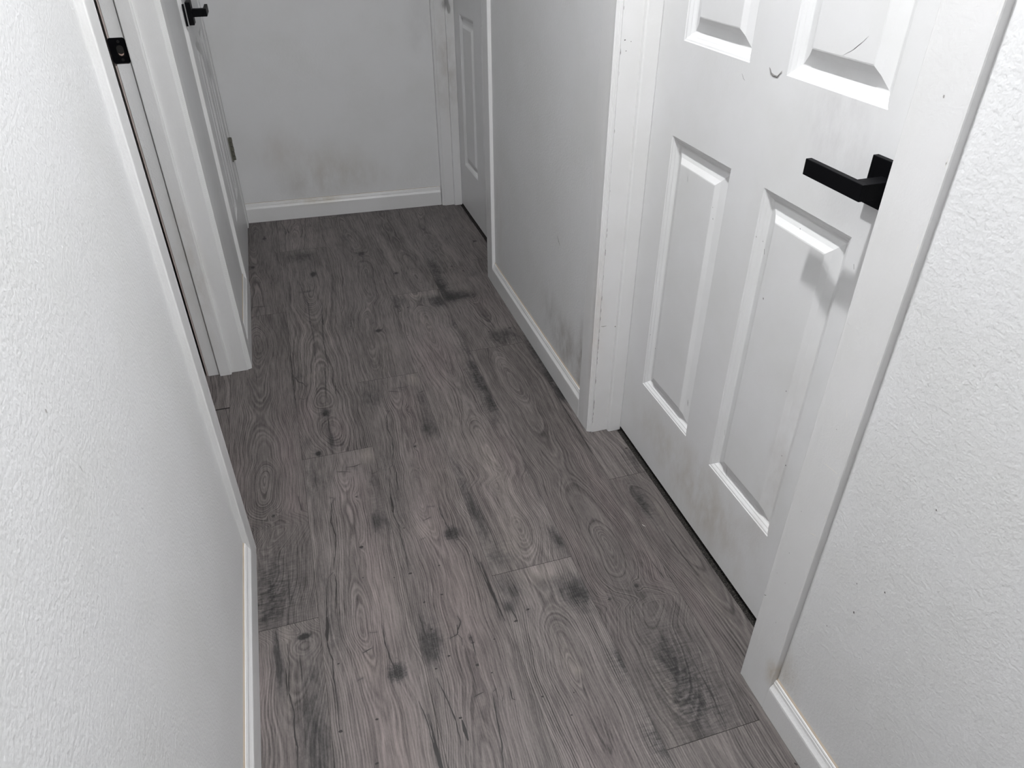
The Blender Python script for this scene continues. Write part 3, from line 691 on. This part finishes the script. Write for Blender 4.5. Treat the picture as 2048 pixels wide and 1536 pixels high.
# ================================================================== DOORS
PANEL_PROF = [(0, 0), (.0014, .0014), (.0042, .0022), (.0060, .0036), (.0085, .0058), (.0105, .0066), (.0145, .0106), (.0175, .0120), (.0190, .0120), (.0345, .0070), (.0352, .0066), (.0440, .0014), (.0460, .0010)]
def slab(mb, x, sgn, y0, y1, z0, z1, rects, thick):
    """x = face plane; sgn = direction the face looks; panels as nested rings"""
    ys = sorted({y0, y1} | {r_[0] for r_ in rects} | {r_[1] for r_ in rects})
    zs = sorted({z0, z1} | {r_[2] for r_ in rects} | {r_[3] for r_ in rects})
    def quad(pts):
        mb.face(pts if sgn < 0 else pts[::-1])
    for a, b_ in zip(ys, ys[1:]):
        for c, d_ in zip(zs, zs[1:]):
            cy, cz = (a + b_) / 2, (c + d_) / 2
            if any(r_[0] < cy < r_[1] and r_[2] < cz < r_[3] for r_ in rects): continue
            quad([(x, a, c), (x, a, d_), (x, b_, d_), (x, b_, c)])
    for ya, yb, za, zb in rects:
        prev = None
        mx = min(yb - ya, zb - za) / 2 - .004
        for o, dp in PANEL_PROF:
            o = min(o, mx)
            X = x - sgn * dp
            ring = [(X, ya + o, za + o), (X, ya + o, zb - o), (X, yb - o, zb - o), (X, yb - o, za + o)]
            if prev:
                for k in range(4):
                    j = (k + 1) % 4
                    quad([prev[k], prev[j], ring[j], ring[k]])
            prev = ring
        quad(prev)
    xb = x - sgn * thick
    for q in ([(x, y0, z0), (x, y1, z0), (xb, y1, z0), (xb, y0, z0)], [(x, y0, z1), (xb, y0, z1), (xb, y1, z1), (x, y1, z1)],
              [(x, y0, z0), (xb, y0, z0), (xb, y0, z1), (x, y0, z1)], [(x, y1, z0), (x, y1, z1), (xb, y1, z1), (xb, y1, z0)],
              [(xb, y0, z0), (xb, y1, z0), (xb, y1, z1), (xb, y0, z1)]):
        quad(q)
def rects_for(cols_):
    return [(a, b_, c, d_) for a, b_ in cols_ for c, d_ in ((.215, .820), (.994, 1.600), (1.700, 1.920))]
def lever(door, x, sgn, yc, zc, tip, name='door_handle', rose=.0090):
    """square rosette lever. sgn = outward direction, tip = +1/-1 direction of the lever"""
    h = empty(name, (x, yc, zc)); h.parent = door; h.location = Vector((x, yc, zc)) - door.location
    class W_: pass
    def put(nm, mb, bev):
        me = mb.build(nm, M['black'], None, loc=(x, yc, zc), bevel=bev)
        me.parent = h; me.location = (0, 0, 0)
    e = lambda a, b_: (min(x + sgn * a, x + sgn * b_), max(x + sgn * a, x + sgn * b_))
    mb = MB(); q = e(0.0002, rose); mb.box(q[0], q[1], yc - .032, yc + .032, zc - .0320, zc + .0320); put('rosette', mb, .0008)
    n0, n1 = sorted((yc - tip * .0155, yc + tip * .0065))
    mb = MB(); q = e(.0088, .0480); mb.box(q[0], q[1], n0, n1, zc - .0112, zc + .0112); put('neck', mb, .0008)
    b0, b1 = sorted((yc - tip * .0155, yc + tip * .1010))
    mb = MB(); q = e(.0475, .0570); mb.box(q[0], q[1], b0, b1, zc - .0112, zc + .0112); put('lever', mb, .0008)
    return h

def rmark(mb, y, z, w, h, ang=0.0, mi=1, x=0.743, eps=.0003):
    mb.spot((x - eps, y, z), w, h, (-1, 0, 0), ang, mi, rng)
# --- door_1: right, near
XD = 0.7425
mb = MB()
slab(mb, XD, -1, 0.6585, 1.4090, 0.0110, HD, rects_for([(0.771, 0.988), (1.089, 1.309)]), .035)
def W743(pts, eps=.0003, dx=0.0): return [(XD - eps + dx, y, z) for y, z in pts]
# dark crescent scuff, hairline scratch and small specks
mb.ribbon(W743([(1.033, .9975), (1.027, .990), (1.018, .9865), (1.009, .9885), (1.001, .9985)]), .0042, (-1, 0, 0), 2, True, rng, .0008)
mb.ribbon(W743([(1.031, .996), (1.022, .9865), (1.010, .9865), (1.0, .9965)], .0004), .0014, (-1, 0, 0), 1, True, rng, .0008)
mb.ribbon(W743([(.878, 1.040), (.858, 1.052), (.838, 1.070)], .0002, .0012), .0009, (-1, 0, 0), 2, True, rng, .0004)
mb.ribbon(W743([(1.105, .975), (1.098, .968), (1.093, .966)]), .0012, (-1, 0, 0), 2)
mb.ribbon(W743([(1.232, .762), (1.229, .750)], .0002, .0012), .0015, (-1, 0, 0), 1)
mb.ribbon(W743([(.753, .787), (.750, .780)]), .0030, (-1, 0, 0), 2)
mb.ribbon(W743([(.956, .724), (.953, .715)], .0002, .0012), .0022, (-1, 0, 0), 1)
for y, z, w_ in ((.993, .780, .0013), (.995, .772, .0016), (.983, .735, .0012), (.993, .741, .0014), (.963, .735, .0009), (.930, .642, .0018), (1.128, .735, .0009), (1.121, .715, .0012), (1.34, .50, .0012),
                 (1.36, .33, .0012), (1.345, .27, .0010), (.82, .52, .0013), (.79, .40, .0011), (.775, .39, .0015), (1.27, .34, .0012), (1.30, .36, .0012), (1.28, .13, .0012), (1.24, .17, .0010), (.915, .835, .0013), (.88, .79, .0010)):
    rmark(mb, y, z, w_ * .7, w_ * 1.2, .3, 1)
mb.ribbon(W743([(.960, .330), (.957, .318)], .0002, .0012), .0018, (-1, 0, 0), 2)
mb.ribbon(W743([(1.105, .305), (1.102, .290)], .0002, .0012), .0016, (-1, 0, 0), 1)
mb.ribbon(W743([(.93, .26), (.925, .235)], .0002, .0012), .0012, (-1, 0, 0), 2)
d1 = mb.build('door_1', [M['door'], M['mark'], M['softmark']], loc=(XD, 1.03, 0))
struct(d1, 'closed white six-panel door on the right with a black square lever handle', 'door')
lever(d1, XD, -1, 0.7330, 0.9080, 1)
# --- door_3: right, far
mb = MB(); slab(mb, XD, -1, 2.4345, 3.2040, 0.0085, HD, rects_for([(2.565, 2.780), (2.888, 3.108)]), .035)
d3 = mb.build('door_3', M['door'], loc=(XD, 2.82, 0))
struct(d3, 'closed white panelled door at the far right beside the end wall', 'door')
lever(d3, XD, -1, 3.140, 0.9230, -1)
# --- door_4: left, far, narrow
XD4 = -0.2270
mb = MB(); slab(mb, XD4, 1, 2.6215, 3.1955, 0.0110, HD, rects_for([(2.720, 2.864), (2.950, 3.094)]), .035)
d4 = mb.build('door_4', M['door'], loc=(XD4, 2.91, 0))
struct(d4, 'narrow white panelled door at the far left with a black lever and a dark hinge', 'door')
lever(d4, XD4, 1, 2.700, 0.9120, 1, rose=.0150)
# hinge with knuckle on the far edge
hg = empty('hinge', (XD4, 3.196, 0.335)); hg.parent = d4; hg.location = Vector((XD4, 3.196, 0.335)) - d4.location
def hput(nm, mb, m_):
    o = mb.build(nm, m_, None, loc=(XD4, 3.196, .335), bevel=.0006); o.parent = hg; o.location = (0, 0, 0)
M['hinge_dark'] = mat('dark_hinge_recess', (0.012, 0.011, 0.010), 0.6)[0]
for k, (za, zb_) in enumerate(((.304, .3200), (.3220, .3380), (.3400, .3580), (.3600, .3760), (.3780, .3940))):
    hput('knuckle', MB().cyl((XD4 + .0078, 3.1950, za), .0070 if k % 2 == 0 else .0064, zb_ - za, 'Z', 16), M['brass'])
hput('hinge_pin', MB().cyl((XD4 + .0078, 3.1950, .3035), .0040, .0915, 'Z', 12), M['hinge_dark'])
hput('hinge_leaf', MB().box(XD4 - .001, XD4 + .0040, 3.170, 3.1945, .302, .396), M['brass'])
# latch strike on the casing beside the lever
sx = MB().box(XL - .0008, XL + .0046, 2.530, 2.540, .896, .954)
tag(sx.build('strike_plate', M['black'], t4), 'black strike lip on the casing edge')
sx = MB().box(.706, .742, 3.1955, 3.2068 - .0108 + .0002, .893, .948)
tag(sx.build('strike_plate', M['black'], t3), 'black strike plate on the far jamb')


# ================================================================== CEILING LAMP
lp = empty('ceiling_light', LAMP_POS)
tag(lp, 'round flush white ceiling lamp lighting the hallway from above', 'ceiling light')
def lput(nm, mb, m_):
    o = mb.build(nm, m_, None, loc=LAMP_POS); o.parent = lp; o.location = (0, 0, 0); return o
hous = MB()
nseg = 48
for k in range(nseg):
    a0, a1 = 2 * math.pi * k / nseg, 2 * math.pi * (k + 1) / nseg
    P_ = lambda r, a, z: (LAMP_POS[0] + r * math.cos(a), LAMP_POS[1] + r * math.sin(a), LAMP_POS[2] + z)
    for (r0, z0, r1, z1) in ((LAMP_R + .022, -.0002, LAMP_R + .020, -.020), (LAMP_R + .020, -.020, LAMP_R + .010, -.027), (LAMP_R + .010, -.027, LAMP_R, -.024), (LAMP_R, -.024, LAMP_R, -.0002)):
        hous.face([P_(r0, a0, z0), P_(r0, a1, z0), P_(r1, a1, z1), P_(r1, a0, z1)])
lput('housing', hous, M['trim'])
em = bpy.data.materials.new('lamp_diffuser'); em.use_nodes = True
nt = em.node_tree; nt.nodes.clear()
e_ = nt.nodes.new('ShaderNodeEmission'); e_.inputs[0].default_value = (*LAMP_COL, 1); e_.inputs[1].default_value = LAMP_POWER
o_ = nt.nodes.new('ShaderNodeOutputMaterial'); nt.links.new(e_.outputs[0], o_.inputs[0])
dm = MB().cyl((LAMP_POS[0], LAMP_POS[1], LAMP_POS[2] - .024), LAMP_R - .0005, .004, 'Z', 48)
lput('diffuser', dm, em)
